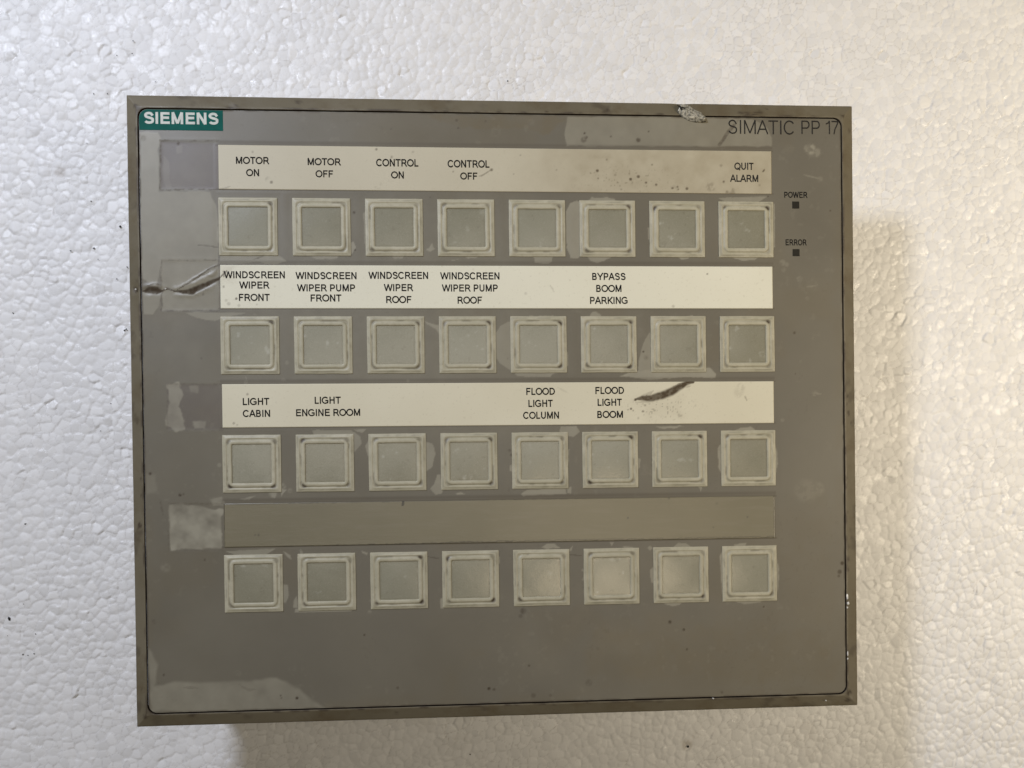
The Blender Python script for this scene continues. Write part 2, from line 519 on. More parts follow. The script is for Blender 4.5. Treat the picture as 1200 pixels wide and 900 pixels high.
# --- front foil, one sheet with its scars ---
gx = np.linspace(FX0, FX1, 760); gy = np.linspace(FY0, FY1, 640)
X, Y = np.meshgrid(gx, gy); x = X.ravel().copy(); y = Y.ravel().copy()
RC = 2.8
for sx_, cx in ((-1, FX0 + RC), (1, FX1 - RC)):
    for sy_, cy in ((-1, FY0 + RC), (1, FY1 - RC)):
        m = ((x - cx) * sx_ > 0) & ((y - cy) * sy_ > 0)
        u = (x[m] - cx) / RC; v = (y[m] - cy) / RC          # square corner to round corner
        x[m] = cx + RC * u * np.sqrt(1 - v * v / 2); y[m] = cy + RC * v * np.sqrt(1 - u * u / 2)
f = Field(x, y)
wear = np.zeros(x.shape); grime_shade = np.zeros(x.shape); stain = np.zeros(x.shape); mauve = np.zeros(x.shape)
P = lambda *c: onp([(c[i], c[i + 1]) for i in range(0, len(c), 2)])
# big worn areas
f.poly(wear, P(164, 155, 185, 154, 190, 164, 186, 175, 187, 224, 246, 224, 253, 240, 256, 262, 256, 310, 190, 306, 186, 325, 184, 338, 165, 326), .60, .25, .3, 301, .25)
f.poly(wear, P(166, 340, 190, 342, 185, 360, 178, 368, 168, 368), .6, .25, .3, 302, .2)
f.poly(wear, P(189, 306, 256, 305, 257, 364, 190, 364), .6, .3, .4, 303, .3)
f.poly(wear, P(216, 366, 289, 366, 265, 372, 252, 376, 230, 373), .65, .12, .2, 304, .1)
f.poly(mauve, P(188, 166, 256, 168, 256, 222, 188, 221), 1.0, .2, .15, 305, .2)
f.poly(mauve, P(195, 450, 261, 450, 262, 503, 197, 503), .6, .3, .2, 306, .3)
f.poly(wear, P(191, 182, 198, 190, 200, 215, 203, 221, 193, 220, 190, 200), .30, .25, .5, 307, .5)
f.poly(wear, P(206, 172, 213, 170, 214, 180, 207, 181), .25, .4, .4, 308)
f.poly(wear, P(195, 450, 210, 449, 214, 462, 208, 475, 214, 490, 218, 503, 205, 506, 195, 500, 197, 470), .60, .3, .7, 309, .5)
f.poly(wear, P(222, 452, 232, 451, 231, 460, 224, 461), .4, .4, .5, 310, .6)
f.poly(wear, P(226, 494, 240, 493, 239, 503, 228, 503), .45, .4, .6, 311, .6)
f.poly(wear, P(197, 590, 232, 592, 260, 598, 261, 643, 220, 644, 200, 645), .75, .3, .5, 312, .95, 2.5)
f.poly(wear, P(246, 586, 262, 583, 264, 592, 250, 594), .5, .3, .6, 313, .6)
f.poly(wear, P(182, 800, 220, 798, 255, 797, 300, 798, 322, 794, 335, 799, 350, 806, 362, 818, 385, 831, 176, 836, 175, 760, 188, 780), .5, .7, .8, 314, .4, 8)
f.poly(wear, P(665, 136, 880, 139, 898, 148, 904, 160, 904, 172, 664, 171, 662, 155), .5, .22, .3, 315, .3)
f.poly(stain, P(500, 134, 665, 136, 640, 158, 600, 150, 560, 152, 520, 146), .8, .8, .8, 316, .6)
f.poly(stain, P(800, 138, 830, 140, 860, 150, 840, 170, 790, 168), .5, 1.5, .8, 317, .5)
f.poly(stain, P(700, 735, 985, 735, 985, 800, 760, 800, 690, 790), .5, 4, 2, 318, .7)
f.poly(stain, P(830, 590, 985, 600, 985, 740, 900, 735, 860, 620), .35, 5, 2, 319, .7)
f.poly(wear, P(166, 555, 183, 558, 184, 575, 170, 580), .22, .8, .6, 320, .5)
# broad faint paler areas over the middle and the left
f.poly(wear, P(270, 240, 600, 240, 640, 520, 270, 480), .17, 14, 4, 321, .6, 12); f.poly(wear, P(170, 180, 250, 180, 250, 440, 170, 440), .16, 10, 3, 322, .5, 9)
# light flakes of lifted film round the keys
flakes = [
 (258, 299, 325, 298, 337, 306, 322, 310, 300, 307, 285, 309, 257, 309), (362, 299, 397, 299, 395, 303, 370, 304), (410, 284, 415, 283, 417, 290, 412, 298, 408, 297),
 (458, 299, 474, 299, 472, 303, 463, 304), (499, 292, 503, 290, 506, 284, 508, 290, 510, 292, 504, 295), (545, 300, 561, 300, 556, 303, 549, 303), (529, 304, 534, 304, 533, 306, 529, 305),
 (663, 248, 668, 238, 676, 235, 683, 237, 682, 297, 677, 303, 669, 302, 664, 290), (625, 299, 648, 299, 647, 307, 642, 309, 627, 308), (688, 299, 720, 299, 708, 306, 700, 308, 691, 305),
 (688, 236, 694, 231, 702, 232, 712, 231, 720, 233, 722, 237), (759, 267, 764, 266, 764, 281, 760, 280), (790, 299, 812, 299, 806, 303, 799, 304), (856, 299, 892, 298, 884, 305, 870, 306, 861, 303),
 (906, 238, 908, 240, 908, 290, 905, 290), (843, 240, 846, 240, 846, 285, 842, 284), (842, 232, 900, 230, 890, 236, 850, 237),
 (497, 376, 505, 379, 516, 381, 516, 392, 510, 385, 500, 380), (581, 390, 587, 381, 604, 374, 606, 440, 598, 434, 588, 428, 581, 420), (600, 433, 665, 428, 665, 434, 648, 438, 645, 442, 606, 441),
 (620, 370, 648, 370, 648, 375, 620, 375), (600, 373, 610, 371, 612, 376, 600, 378), (689, 373, 694, 366, 698, 365, 704, 369, 705, 374), (763, 388, 758, 394, 753, 405, 749, 420, 747, 436, 765, 437),
 (726, 441, 748, 434, 832, 431, 839, 438, 838, 443, 800, 442, 760, 445, 738, 442), (805, 371, 811, 369, 814, 373), (662, 415, 665, 412, 666, 428, 662, 432),
 (366, 504, 412, 504, 422, 512, 424, 520, 415, 530, 411, 514, 368, 512), (428, 522, 434, 512, 437, 537, 431, 534), (498, 517, 507, 520, 510, 532, 507, 546, 499, 553),
 (504, 573, 509, 567, 512, 556, 516, 556, 518, 568, 521, 571, 518, 578, 511, 580), (414, 503, 430, 503, 425, 507, 418, 506), (657, 500, 675, 499, 680, 506, 672, 512, 664, 510, 656, 506),
 (611, 579, 618, 574, 663, 571, 664, 579, 640, 580, 613, 581), (664, 572, 670, 570, 669, 579, 665, 578), (744, 535, 750, 538, 750, 548, 745, 552), (664, 527, 667, 527, 666, 545, 664, 545),
 (841, 525, 846, 520, 846, 556, 842, 548), (860, 505, 868, 501, 880, 500, 889, 506), (908, 522, 911, 530, 911, 548, 908, 558), (768, 500, 803, 499, 790, 502, 775, 502), (817, 569, 823, 568, 822, 577, 820, 572),
 (534, 578, 540, 577, 545, 579, 536, 580), (318, 572, 325, 575, 323, 584, 318, 583), (328, 572, 336, 574, 330, 582), (597, 546, 602, 543, 601, 553, 597, 552), (613, 578, 620, 577, 620, 580, 613, 580),
 (280, 585, 300, 581, 292, 586), (263, 646, 323, 643, 316, 648, 306, 652, 278, 651), (330, 684, 337, 685, 339, 698, 335, 707, 330, 706), (410, 690, 417, 700, 418, 708, 412, 716, 345, 718, 346, 713, 410, 712),
 (344, 704, 348, 699, 349, 712, 344, 712), (332, 646, 340, 650, 342, 656, 336, 652), (350, 644, 354, 647, 353, 650), (424, 645, 431, 648, 430, 651, 425, 648), (516, 702, 520, 700, 520, 713, 516, 713),
 (635, 641, 642, 637, 650, 637, 657, 642, 640, 643), (668, 643, 671, 639, 670, 645, 667, 646), (714, 635, 719, 635, 717, 640), (727, 706, 741, 706, 738, 708, 731, 708), (759, 642, 762, 639, 765, 642, 762, 645),
 (788, 642, 795, 636, 804, 637, 812, 642), (777, 705, 801, 705, 796, 709, 788, 711, 780, 708), (762, 668, 766, 664, 767, 683, 763, 682), (843, 652, 850, 641, 850, 704, 846, 694), (858, 703, 898, 702, 890, 706, 872, 708),
 (910, 652, 913, 668, 912, 690, 909, 700), (860, 638, 875, 636, 873, 640, 861, 641), (829, 670, 831, 690, 829, 700), (730, 640, 742, 641, 741, 645, 731, 643), (582, 654, 586, 652, 586, 660, 583, 662),
 (255, 260, 257, 285, 253, 280), (426, 250, 430, 246, 430, 290, 427, 285)]
for k, pl in enumerate(flakes):
    f.poly(wear, P(*pl), .62 + .25 * random.random(), .13, .16, 330 + k, .2, 1.6)
# scattered pale smudges on the right
for k, (u, v, r_, a) in enumerate([(950, 175, 1.9, .8), (957, 179, 1.6, .45), (945, 173, 1.0, .4), (961, 210, 1.0, .25), (917, 308, 1.1, .35), (922, 310, .8, .3), (937, 327, 1.0, .45), (946, 350, .7, .35),
                                   (918, 316, .9, .2), (952, 334, 2.2, .12), (945, 575, 4, .2), (958, 573, 2.4, .25), (955, 461, 1.0, .3), (917, 492, .7, .3), (336, 425, .8, .4), (383, 373, .9, .4),
                                   (298, 371, 1.2, .4), (288, 448, .7, .5), (332, 446, .9, .4), (393, 449, .5, .5), (478, 446, .6, .5), (300, 540, .6, .4), (257, 545, .7, .4), (194, 665, 1.6, .25),
                                   (331, 570, 1.2, .45), (320, 578, 1.4, .5), (340, 575, .8, .4), (683, 668, .5, .5), (683, 679, .4, .5), (433, 717, .6, .5), (536, 305, .5, .5), (434, 704, .5, .4)]):
    t = np.zeros(x.shape); f.dot(t, on(u, v), r_, a); wear = np.maximum(wear, t * (.3 + .7 * sst(.35, .55, fbm(x, y, 1.1, 440 + k))))
f.line(wear, P(942, 205, 950, 207, 962, 210), .4, .35, seed=1); f.line(wear, P(945, 336, 950, 336, 958, 334), .35, .35, seed=2)
f.line(wear, P(287, 440, 290, 447), .25, .5); f.line(wear, P(952, 460, 962, 462), .3, .4)
f.line(wear, P(352, 644, 356, 652), .35, .45); f.line(wear, P(212, 225, 232, 224), .2, .4)
# embossed pockets for the slide-in strips: thin dark borders
for (xa, xb, ya, yb, va) in [(188, 256, 165, 222, .40), (189, 257, 305, 364, .35), (196, 261, 450, 504, .2), (198, 261, 590, 645, .2)]:
    q = P(xa, ya, xb, ya); q2 = P(xa, yb, xb, yb); q3 = P(xa, ya, xa, yb)
    for k, ll in enumerate((q, q2, q3)): f.line(grime_shade, ll, .32, va, False, .35, 450 + k, .9)
strip_shade = np.zeros(x.shape)
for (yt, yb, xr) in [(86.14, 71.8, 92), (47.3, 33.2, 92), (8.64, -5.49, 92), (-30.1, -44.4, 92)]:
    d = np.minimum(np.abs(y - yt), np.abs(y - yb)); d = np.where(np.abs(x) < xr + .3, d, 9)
    grime_shade = np.maximum(grime_shade, sst(.45, .1, d) * .30)  # shade line along the strips' long edges, painted into the foil's colour
    d2 = np.abs(y - (yt + 1.0)); strip_shade = np.maximum(strip_shade, sst(.9, .2, np.where(np.abs(x) < xr, d2, 9)) * .25)  # painted band of shade just above each strip
# dark marks: specks, strokes and the long tear at the left
for (u, v, r_, a) in [(472, 589, 0, 0), (211, 580, .55, .95), (215, 579, .4, .8), (176, 555, .5, .8), (238, 345, .4, .6), (209, 168, .5, .7), (168, 162, .9, .25), (192, 791, .4, .7), (348, 818, .5, .9),
                      (329, 815, .3, .8), (330, 818, .3, .6), (573, 807, .55, .9), (579, 808, .5, .6), (466, 806, .5, .5), (427, 744, .4, .7), (620, 780, .4, .6), (613, 716, 1.0, .5), (614, 708, .6, .8),
                      (610, 722, .7, .3), (785, 729, .6, .75), (801, 738, .5, .95), (805, 761, .4, .6), (987, 660, .7, .8), (984, 670, .8, .6), (983, 675, .5, .5), (895, 711, .3, .7), (931, 390, .5, .6),
                      (900, 230, .3, .8), (973, 247, .35, .6), (684, 164, 1.0, .5), (687, 161, .6, .6), (685, 156, .4, .8), (748, 164, .8, .7), (716, 160, .35, .6), (760, 154, .3, .7), (236, 420, .4, .3),
                      (498, 213, .4, .3), (415, 249, .5, .7), (416, 293, .4, .7), (504, 231, .3, .6), (932, 438, .3, .5), (240, 656, .4, .5), (180, 728, .6, .3), (181, 730, .5, .3), (846, 811, .5, .6),
                      (625, 815, .8, .35), (645, 815, .5, .3), (690, 800, 1.2, .25), (535, 141, .5, .5), (537, 150, .4, .5), (569, 142, .4, .7), (458, 151, .4, .3), (276, 426, .3, .4), (595, 420, .3, .4),
                      (754, 412, .35, .9), (757, 419, .9, .35), (597, 528, .5, .6), (599, 533, .4, .5)]:
    if r_: 
        t = np.zeros(x.shape); f.dot(t, on(u, v), r_, a); grime_shade = np.maximum(grime_shade, t * (.45 + .55 * sst(.3, .5, fbm(x, y, .7, 500))))
f.line(grime_shade, P(843, 170, 848, 163, 853, 155, 860, 147), .75, .62, False, .15, 510, .35)
f.line(grime_shade, P(860, 147, 866, 140), .5, .4, True, .2, 511, .5)
f.line(grime_shade, P(168, 341, 180, 340, 190, 341), 1.7, 1.0, True, .5, 512, .15)
f.line(grime_shade, P(190, 341, 196, 338, 205, 341), .5, .8, True, .2, 513, .3)
f.line(grime_shade, P(204, 341, 214, 342, 226, 341, 240, 334, 252, 328, 264, 322), 1.2, 1.0, True, .4, 514, .15)
f.line(grime_shade, P(206, 340, 220, 333, 236, 322, 248, 314, 257, 311), .35, .75, True, .3, 515, .4)
f.line(grime_shade, P(210, 337, 228, 326, 250, 317), .25, .45, True, .3, 516, .6)
f.line(grime_shade, P(172, 335, 182, 333, 190, 334), .4, .5, True, .3, 517, .5)
f.line(stain, P(205, 338, 225, 334, 258, 316), 2.6, .9, True, .4, 518, .2); f.line(stain, P(170, 337, 195, 340), 3.0, .7, True, .4, 519, .2)
f.line(grime_shade, P(230, 287, 245, 288, 260, 291), .28, .55, True, .1, 520, .3)
f.line(grime_shade, P(296, 304, 306, 301, 313, 297), .5, .4, True, .2, 521, .5)
f.line(grime_shade, P(187, 585, 192, 605), .5, .3, True, .4, 522, .6)
f.line(grime_shade, P(499, 652, 518, 655), .25, .5, True, .1, 523); f.line(grime_shade, P(665, 650, 682, 651), .25, .45, True, .1, 524)
f.line(grime_shade, P(215, 806, 232, 806), .7, .3, True, .3, 525, .5); f.line(grime_shade, P(280, 802, 290, 808, 300, 808), .7, .22, True, .3, 526, .5)
edge = np.minimum(np.minimum(x - FX0, FX1 - x), np.minimum(y - FY0, FY1 - y))
grime_shade = np.maximum(grime_shade, sst(.55, .1, edge) * .55 * sst(.3, .6, fbm(x, y, 4, 530)))
stain = np.maximum(stain, sst(5, .5, edge) * .35 * sst(.4, .6, fbm(x, y, 9, 531)))
stain = np.maximum(stain, sst(.55, .75, fbm(x, y, 18, 532)) * .35)
wear = np.maximum(wear, sst(.66, .80, fbm(x, y, 2.2, 533, 4)) * .10 * sst(.45, .6, fbm(x, y, 25, 534)))
grime_shade = np.maximum(grime_shade, sst(.83, .9, vnoise(x, y, .8, 535)) * sst(.55, .7, fbm(x, y, 20, 536)) * .10)
# relief of the sheet
z = (fbm(x, y, 30, 540) - .5) * 0.05 + wear * 0.02
hold = np.zeros(x.shape)
for bx_ in [(i - 3.5) * 23.54 + .315 for i in range(8)]:
    for by_ in (59.76, 21.25, -17.27, -56.26): hold = np.maximum(hold, sst(11.5, 10, np.maximum(abs(x - bx_), abs(y - by_))))
for (yt, yb) in [(86.14, 71.8), (47.3, 33.2), (8.64, -5.49), (-30.1, -44.4)]:
    hold = np.maximum(hold, sst(1.2, .3, np.maximum(abs(x) - 91.8, np.maximum(y - yt, yb - y))))
def ridge(pts, w, hgt, side=0.0):
    m = f.box(pts, w * 3 + 1); d, p = seg_dist(x[m], y[m], pts)
    wd = w * (.6 + .8 * fbm(x[m], y[m], 2.0, 700)); z[m] += hgt * (.25 + 1.1 * fbm(x[m], y[m], 1.6, 701)) * .42 * np.exp(-(d / wd) ** 2) * np.sin(np.clip(p, .05, .95) * math.pi) ** .5
ridge(P(168, 336, 180, 334, 192, 337), .8, .55); ridge(P(168, 341, 190, 342), .8, -.7)
ridge(P(206, 338, 228, 332, 250, 321, 260, 315), 1.0, .6); ridge(P(206, 342, 226, 342, 252, 330), .6, -.6)
ridge(P(206, 346, 226, 346, 250, 335), .8, .4); ridge(P(206, 339, 236, 321, 256, 310), .35, .3)
for (xa, xb, ya, yb) in [(188, 256, 165, 222), (189, 257, 305, 364), (196, 261, 450, 504), (198, 261, 590, 645)]:
    sd = poly_sd(x, y, P(xa, ya, xb, ya, xb, yb, xa, yb)); z += -0.05 * sst(-.6, .6, sd) + .02 * np.exp(-(sd / .7) ** 2)
ridge(P(800, 141, 826, 146), .8, .25); ridge(P(843, 170, 853, 155, 866, 140), .4, -.12)
z = z * (1 - hold) - .02 * hold
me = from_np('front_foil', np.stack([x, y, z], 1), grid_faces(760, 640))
attr(me, 'wear', np.clip(wear, 0, 1)); attr(me, 'grime_shade', np.clip(np.maximum(grime_shade, strip_shade), 0, 1)); attr(me, 'stain', stain); attr(me, 'mauve', mauve)
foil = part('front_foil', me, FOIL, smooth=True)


# ------------------------------------------------------------------ legend strips and lettering
def arc_(cx, cy, rx, ry, a0, a1, n=12):
    return [(cx + rx * math.cos(math.radians(a0 + (a1 - a0) * k / n)), cy + ry * math.sin(math.radians(a0 + (a1 - a0) * k / n))) for k in range(n + 1)]


def glyphs(t):
    """plain sans-serif capitals as stroke centre lines; cap height 1, stroke width t; name: (advance, strokes)"""
    h = t / 2; T = 1 - h; ov = .012
    def bowl(x0, xs, yb, yt): r = (yt - yb) / 2; return [(x0, yt), (xs, yt)] + arc_(xs, (yb + yt) / 2, r * .92, r, 90, -90)[1:-1] + [(xs, yb), (x0, yb)]
    def rnd(cx, rx): return arc_(cx, .5, rx, .5 - h + ov, 90, 450, 28)
    S_ = [(.80, .70)] + arc_(.47, .735, .285, .265 - h + ov, 15, 180, 9)[1:] + arc_(.40, .70, .215, .16, 195, 250, 4)[0:0] + [(.20, .665), (.27, .59), (.47, .525), (.68, .465), (.785, .385)] + arc_(.485, .265, .30, .265 - h + ov, 0, -165, 10)
    S_ = [(.785, .70)] + S_[2:]
    return {
     'A': (.93, [[(.04, 0), (.465, 1)], [(.465, 1), (.89, 0)], [(.19, .35), (.74, .35)]]), 'B': (.93, [[(.10 + h, 0), (.10 + h, 1)], bowl(.10 + h, .50, .52, T), bowl(.10 + h, .54, h, .52)]),
     'C': (1.01, [arc_(.52, .5, .42, .5 - h + ov, 38, 322, 24)]), 'D': (1.01, [[(.10 + h, 0), (.10 + h, 1)], [(.10 + h, T), (.46, T)] + arc_(.46, .5, .42, .5 - h, 90, -90, 16)[1:-1] + [(.46, h), (.10 + h, h)]]),
     'E': (.93, [[(.86, T), (.11 + h, T), (.11 + h, h), (.88, h)], [(.11 + h, .53), (.82, .53)]]), 'F': (.85, [[(.80, T), (.11 + h, T), (.11 + h, 0)], [(.11 + h, .50), (.72, .50)]]),
     'G': (1.09, [arc_(.54, .5, .45, .5 - h + ov, 40, 300, 24) + [(.90, .16), (.93, .22), (.93, .46), (.56, .46)]]), 'H': (1.01, [[(.11 + h, 0), (.11 + h, 1)], [(.90 - h, 0), (.90 - h, 1)], [(.11 + h, .53), (.90 - h, .53)]]),
     'I': (.39, [[(.195, 0), (.195, 1)]]), 'K': (.93, [[(.10 + h, 0), (.10 + h, 1)], [(.88, 1), (.14, .30)], [(.40, .52), (.90, 0)]]),
     'L': (.78, [[(.10 + h, 1), (.10 + h, h), (.74, h)]]), 'M': (1.16, [[(.10 + h, 0), (.10 + h, 1)], [(.10 + h, 1), (.58, .06)], [(.58, .06), (1.06 - h, 1)], [(1.06 - h, 1), (1.06 - h, 0)]]),
     'N': (1.01, [[(.10 + h, 0), (.10 + h, 1)], [(.10 + h, .98), (.91 - h, .02)], [(.91 - h, 0), (.91 - h, 1)]]), 'O': (1.09, [rnd(.545, .455)]),
     'P': (.93, [[(.11 + h, 0), (.11 + h, 1)], bowl(.11 + h, .56, .44, T)]), 'Q': (1.09, [rnd(.545, .455), [(.58, .27), (.98, -.06)]]),
     'R': (1.01, [[(.11 + h, 0), (.11 + h, 1)], bowl(.11 + h, .60, .47, T), [(.52, .47), (.68, .38), (.94, 0)]]), 'S': (.93, [S_]),
     'T': (.85, [[(.03, T), (.82, T)], [(.425, 0), (.425, 1)]]), 'U': (1.01, [[(.11 + h, 1), (.11 + h, .38)] + arc_(.505, .38, .395 - h, .38 - h + ov, 180, 360, 14)[1:-1] + [(.90 - h, .38), (.90 - h, 1)]]),
     'W': (1.32, [[(.05, 1), (.36, .02)], [(.36, .02), (.66, .97)], [(.66, .97), (.96, .02)], [(.96, .02), (1.27, 1)]]), 'Y': (.93, [[(.04, 1), (.465, .42)], [(.89, 1), (.465, .42)], [(.465, .46), (.465, 0)]]),
     '1': (.62, [[(.10, .76), (.34, .84), (.46, 1)], [(.46, 1), (.46, 0)]]), '7': (.80, [[(.06, T), (.74, T), (.62, .72), (.40, .36), (.30, 0)]]), ' ': (.38, [])}


def text_mesh(body, t, spacing=0.0):
    """every stroke is a mitred ribbon; each lies a hair above the one before so that no faces share a plane"""
    G = glyphs(t); V = []; F = []; pen = 0; lay = 0
    for ch in body:
        adv, strokes = G[ch]
        for st in strokes:
            p = np.array(st, float); closed = len(p) > 4 and np.hypot(*(p[0] - p[-1])) < 1e-6
            b = len(V); n = len(p)
            for k in range(n):
                d0 = p[k] - p[k - 1] if k else (p[-1] - p[-2] if closed else p[1] - p[0])
                d1 = p[k + 1] - p[k] if k < n - 1 else (p[1] - p[0] if closed else p[-1] - p[-2])
                d0 = d0 / np.hypot(*d0); d1 = d1 / np.hypot(*d1)
                n0 = np.array([-d0[1], d0[0]]); n1 = np.array([-d1[1], d1[0]]); m = n0 + n1; m = m / (np.hypot(*m) + 1e-9)
                w = t / 2 / max(.5, m @ n1)
                for sg in (1, -1): V.append((pen + p[k][0] + m[0] * w * sg, p[k][1] + m[1] * w * sg, lay % 7))
            for k in range(n - 1): F.append((b + 2 * k, b + 2 * k + 1, b + 2 * k + 3, b + 2 * k + 2))
            lay += 1
        pen += adv + spacing
    return np.array(V), F


def lettering(lines, m, parent, z, bold=0.178, spacing=0.0, name='lettering', th=0.03):
    """lines: (text, centre u, centre v, width px, height px) fitted onto the panel; joined into one print"""
    bm = bmesh.new()
    for (body, cu_, cv, w, h) in lines:
        a = on(cu_ - w / 2, cv, z); b = on(cu_ + w / 2, cv, z)
        hh = abs(on(cu_, cv - h / 2, z)[1] - on(cu_, cv + h / 2, z)[1])
        co, fc = text_mesh(body, bold, spacing)
        m0 = (co[:, 1] > -.1)
        x0, x1 = co[:, 0].min(), co[:, 0].max()
        wx = b[0] - a[0]; cxm = (a[0] + b[0]) / 2; cym = (a[1] + b[1]) / 2
        vs = [bm.verts.new(((cxm + ((q[0] - x0) / (x1 - x0) - .5) * wx) * MM, (cym + (q[1] - .5) * hh) * MM, (z + q[2] * .002) * MM)) for q in co]
        for q in fc: bm.faces.new([vs[k] for k in q])
    r = bmesh.ops.extrude_face_region(bm, geom=bm.faces[:])
    for v in r['geom']:
        if isinstance(v, bmesh.types.BMVert): v.co.z += th * MM
    bmesh.ops.recalc_face_normals(bm, faces=bm.faces[:])
    me = bpy.data.meshes.new(name); bm.to_mesh(me); bm.free()
    return part(name, me, m, parent)


H = 8.3
legends = [
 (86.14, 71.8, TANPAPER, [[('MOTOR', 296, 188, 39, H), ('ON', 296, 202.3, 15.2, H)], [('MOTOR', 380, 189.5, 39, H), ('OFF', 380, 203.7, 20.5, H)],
   [('CONTROL', 465.5, 190.7, 49.5, H + .4), ('ON', 465.7, 205, 15, H)], [('CONTROL', 549, 192, 49, H + .4), ('OFF', 549.3, 206.3, 20, H)],
   [('QUIT', 871.8, 194.8, 22.5, H), ('ALARM', 872, 209, 33, H)]]),
 (47.3, 33.2, PAPER, [[('WINDSCREEN', 298, 322, 71.5, H), ('WIPER', 298, 334, 35.5, H), ('FRONT', 298, 348.5, 36, H)],
   [('WINDSCREEN', 382, 323, 71.5, H), ('WIPER PUMP', 382, 337.3, 68, H), ('FRONT', 382, 349.2, 36, H)],
   [('WINDSCREEN', 466.7, 322.7, 70, H), ('WIPER', 467, 337, 34.5, H), ('ROOF', 467.3, 351, 29.5, H)],
   [('WINDSCREEN', 550.5, 323.3, 69.5, H), ('WIPER PUMP', 550.5, 337.5, 65.5, H), ('ROOF', 550.5, 351.7, 28.5, H)],
   [('BYPASS', 713.5, 324, 39, H), ('BOOM', 713.5, 338, 29.5, H), ('PARKING', 713.5, 352, 44, H)]]),
 (8.64, -5.49, CREAMPAPER, [[('LIGHT', 300, 470.5, 31, H), ('CABIN', 300.5, 484.5, 32, H)], [('LIGHT', 384, 469, 30.5, H), ('ENGINE ROOM', 384.5, 483.4, 75, H)],
   [('FLOOD', 633.5, 458.6, 33.5, H), ('LIGHT', 633.5, 472.7, 28.5, H), ('COLUMN', 634, 486.6, 42, H)],
   [('FLOOD', 714.5, 457.5, 33.5, H), ('LIGHT', 714.5, 471.4, 28.3, H), ('BOOM', 715, 485.6, 30, H)]]),
 (-30.1, -44.4, BLANK, [])]
strip_marks = {
 0: dict(spots=[(700, 200, .5, .95), (739, 210, .5, 1), (748, 207, .55, .9), (757, 214, .4, .9), (769, 216.5, .4, .9), (788, 220.5, .4, .9), (794, 219, .35, .9), (795, 222, .3, .8), (805, 221, .5, .9),
                (764, 193, .35, .6), (721, 205, .4, .4), (701, 209, .3, .7), (692, 203, .3, .5), (711, 187, .4, .45), (652, 199, .3, .4), (848, 213, .4, .8), (845, 194, .5, .4), (318, 213.5, .5, .7),
                (314, 210, .7, .3), (296, 178, .4, .4), (441, 175, .4, .7), (459, 184, .4, .5), (484, 178, .4, .3), (443, 217, 1.0, .25), (531, 201, .3, .5), (602, 204, .3, .4), (576, 199, .5, .8),
                (833, 219, 1.3, .35), (858, 224.5, 1.0, .4), (745, 215, 1.5, .12), (890, 217, .4, .3), (852, 225, .5, .5), (610, 182, .3, .4), (790, 222, 1.2, .2), (728, 222, .4, .4)],
         lines=[((560, 207, 568, 204, 576, 199), .35, .5), ((893, 202, 896, 198), .4, .8), ((256, 222, 270, 219), .4, .3)],
         stain_tones=[((640, 140, 990, 140, 990, 260, 640, 260), .50, 22), ((680, 180, 730, 178, 720, 195, 690, 192), .6), ((740, 200, 905, 205, 905, 226, 735, 224), .35)]),  # first entry: broad soft darker tone over the strip's right part
 1: dict(spots=[(277, 350, .4, .9), (262, 336, .4, .5), (268, 356, .6, .3), (280, 358, .5, .3), (265, 352, .5, .25), (829, 321, .35, .6), (789, 359, .5, .35), (616, 344, .5, .2), (301, 357, .3, .3)],
         lines=[((258, 325, 263, 320, 266, 317), .45, .8), ((645, 334, 649, 342), .25, .25), ((262, 318, 262, 324), .3, .8)],
         stain_tones=[((258, 312, 275, 312, 270, 325, 258, 330), .3)]),
 2: dict(spots=[(739.5, 479, .4, .9), (742, 481, .3, .6), (736, 480, .3, .5), (753.5, 482, .4, .7), (756, 475, .3, .5), (767, 481, .4, .4), (797, 486, .7, .3), (290, 462, .4, .5), (274, 496, .4, .5), (278, 498, .3, .4),
                (787, 472, .3, .3), (782, 477, .4, .3), (748, 490, .4, .3), (868, 454, 1.2, .2), (866, 460, 1.5, .14)],
         lines=[((744, 468.5, 753, 466.5, 764, 467, 775, 463.5, 787, 459, 796, 453.5, 804, 449.5, 813, 447.5), 1.75, 1.0), ((748, 468, 756, 463.5, 766, 458), .9, .30), ((787, 454.5, 794, 450.5, 800, 448), .4, .75),
                ((750, 468, 753, 464), .35, .8), ((754, 468, 758, 463), .3, .7), ((758, 468, 764, 460), .25, .4), ((745, 471, 760, 471, 772, 468), .5, .3), ((800, 454, 810, 452), .5, .3),
                ((873, 464, 875, 469), .35, .5), ((655, 455, 665, 460), .5, .15)],
         stain_tones=[((745, 470, 800, 465, 800, 490, 760, 490), .15)]),
 3: dict(spots=[(472.5, 587.5, .4, 1), (472.3, 590.5, .45, 1), (299, 627, .3, .5), (303, 627, .4, .5), (736, 607, .35, .6), (784, 584, .4, .5), (876, 606, .35, .5), (836, 618, .3, .4), (840, 590, .5, .2)],
         lines=[((472.7, 586, 472, 592), .45, 1), ((262, 591, 262, 643), .35, .8), ((262, 591, 420, 588, 700, 583), .25, .5), ((262, 643, 600, 634), .28, .7), ((600, 634, 907, 629), .25, .5),
                ((907, 581, 908, 629), .3, .6)], stain_tones=[])}
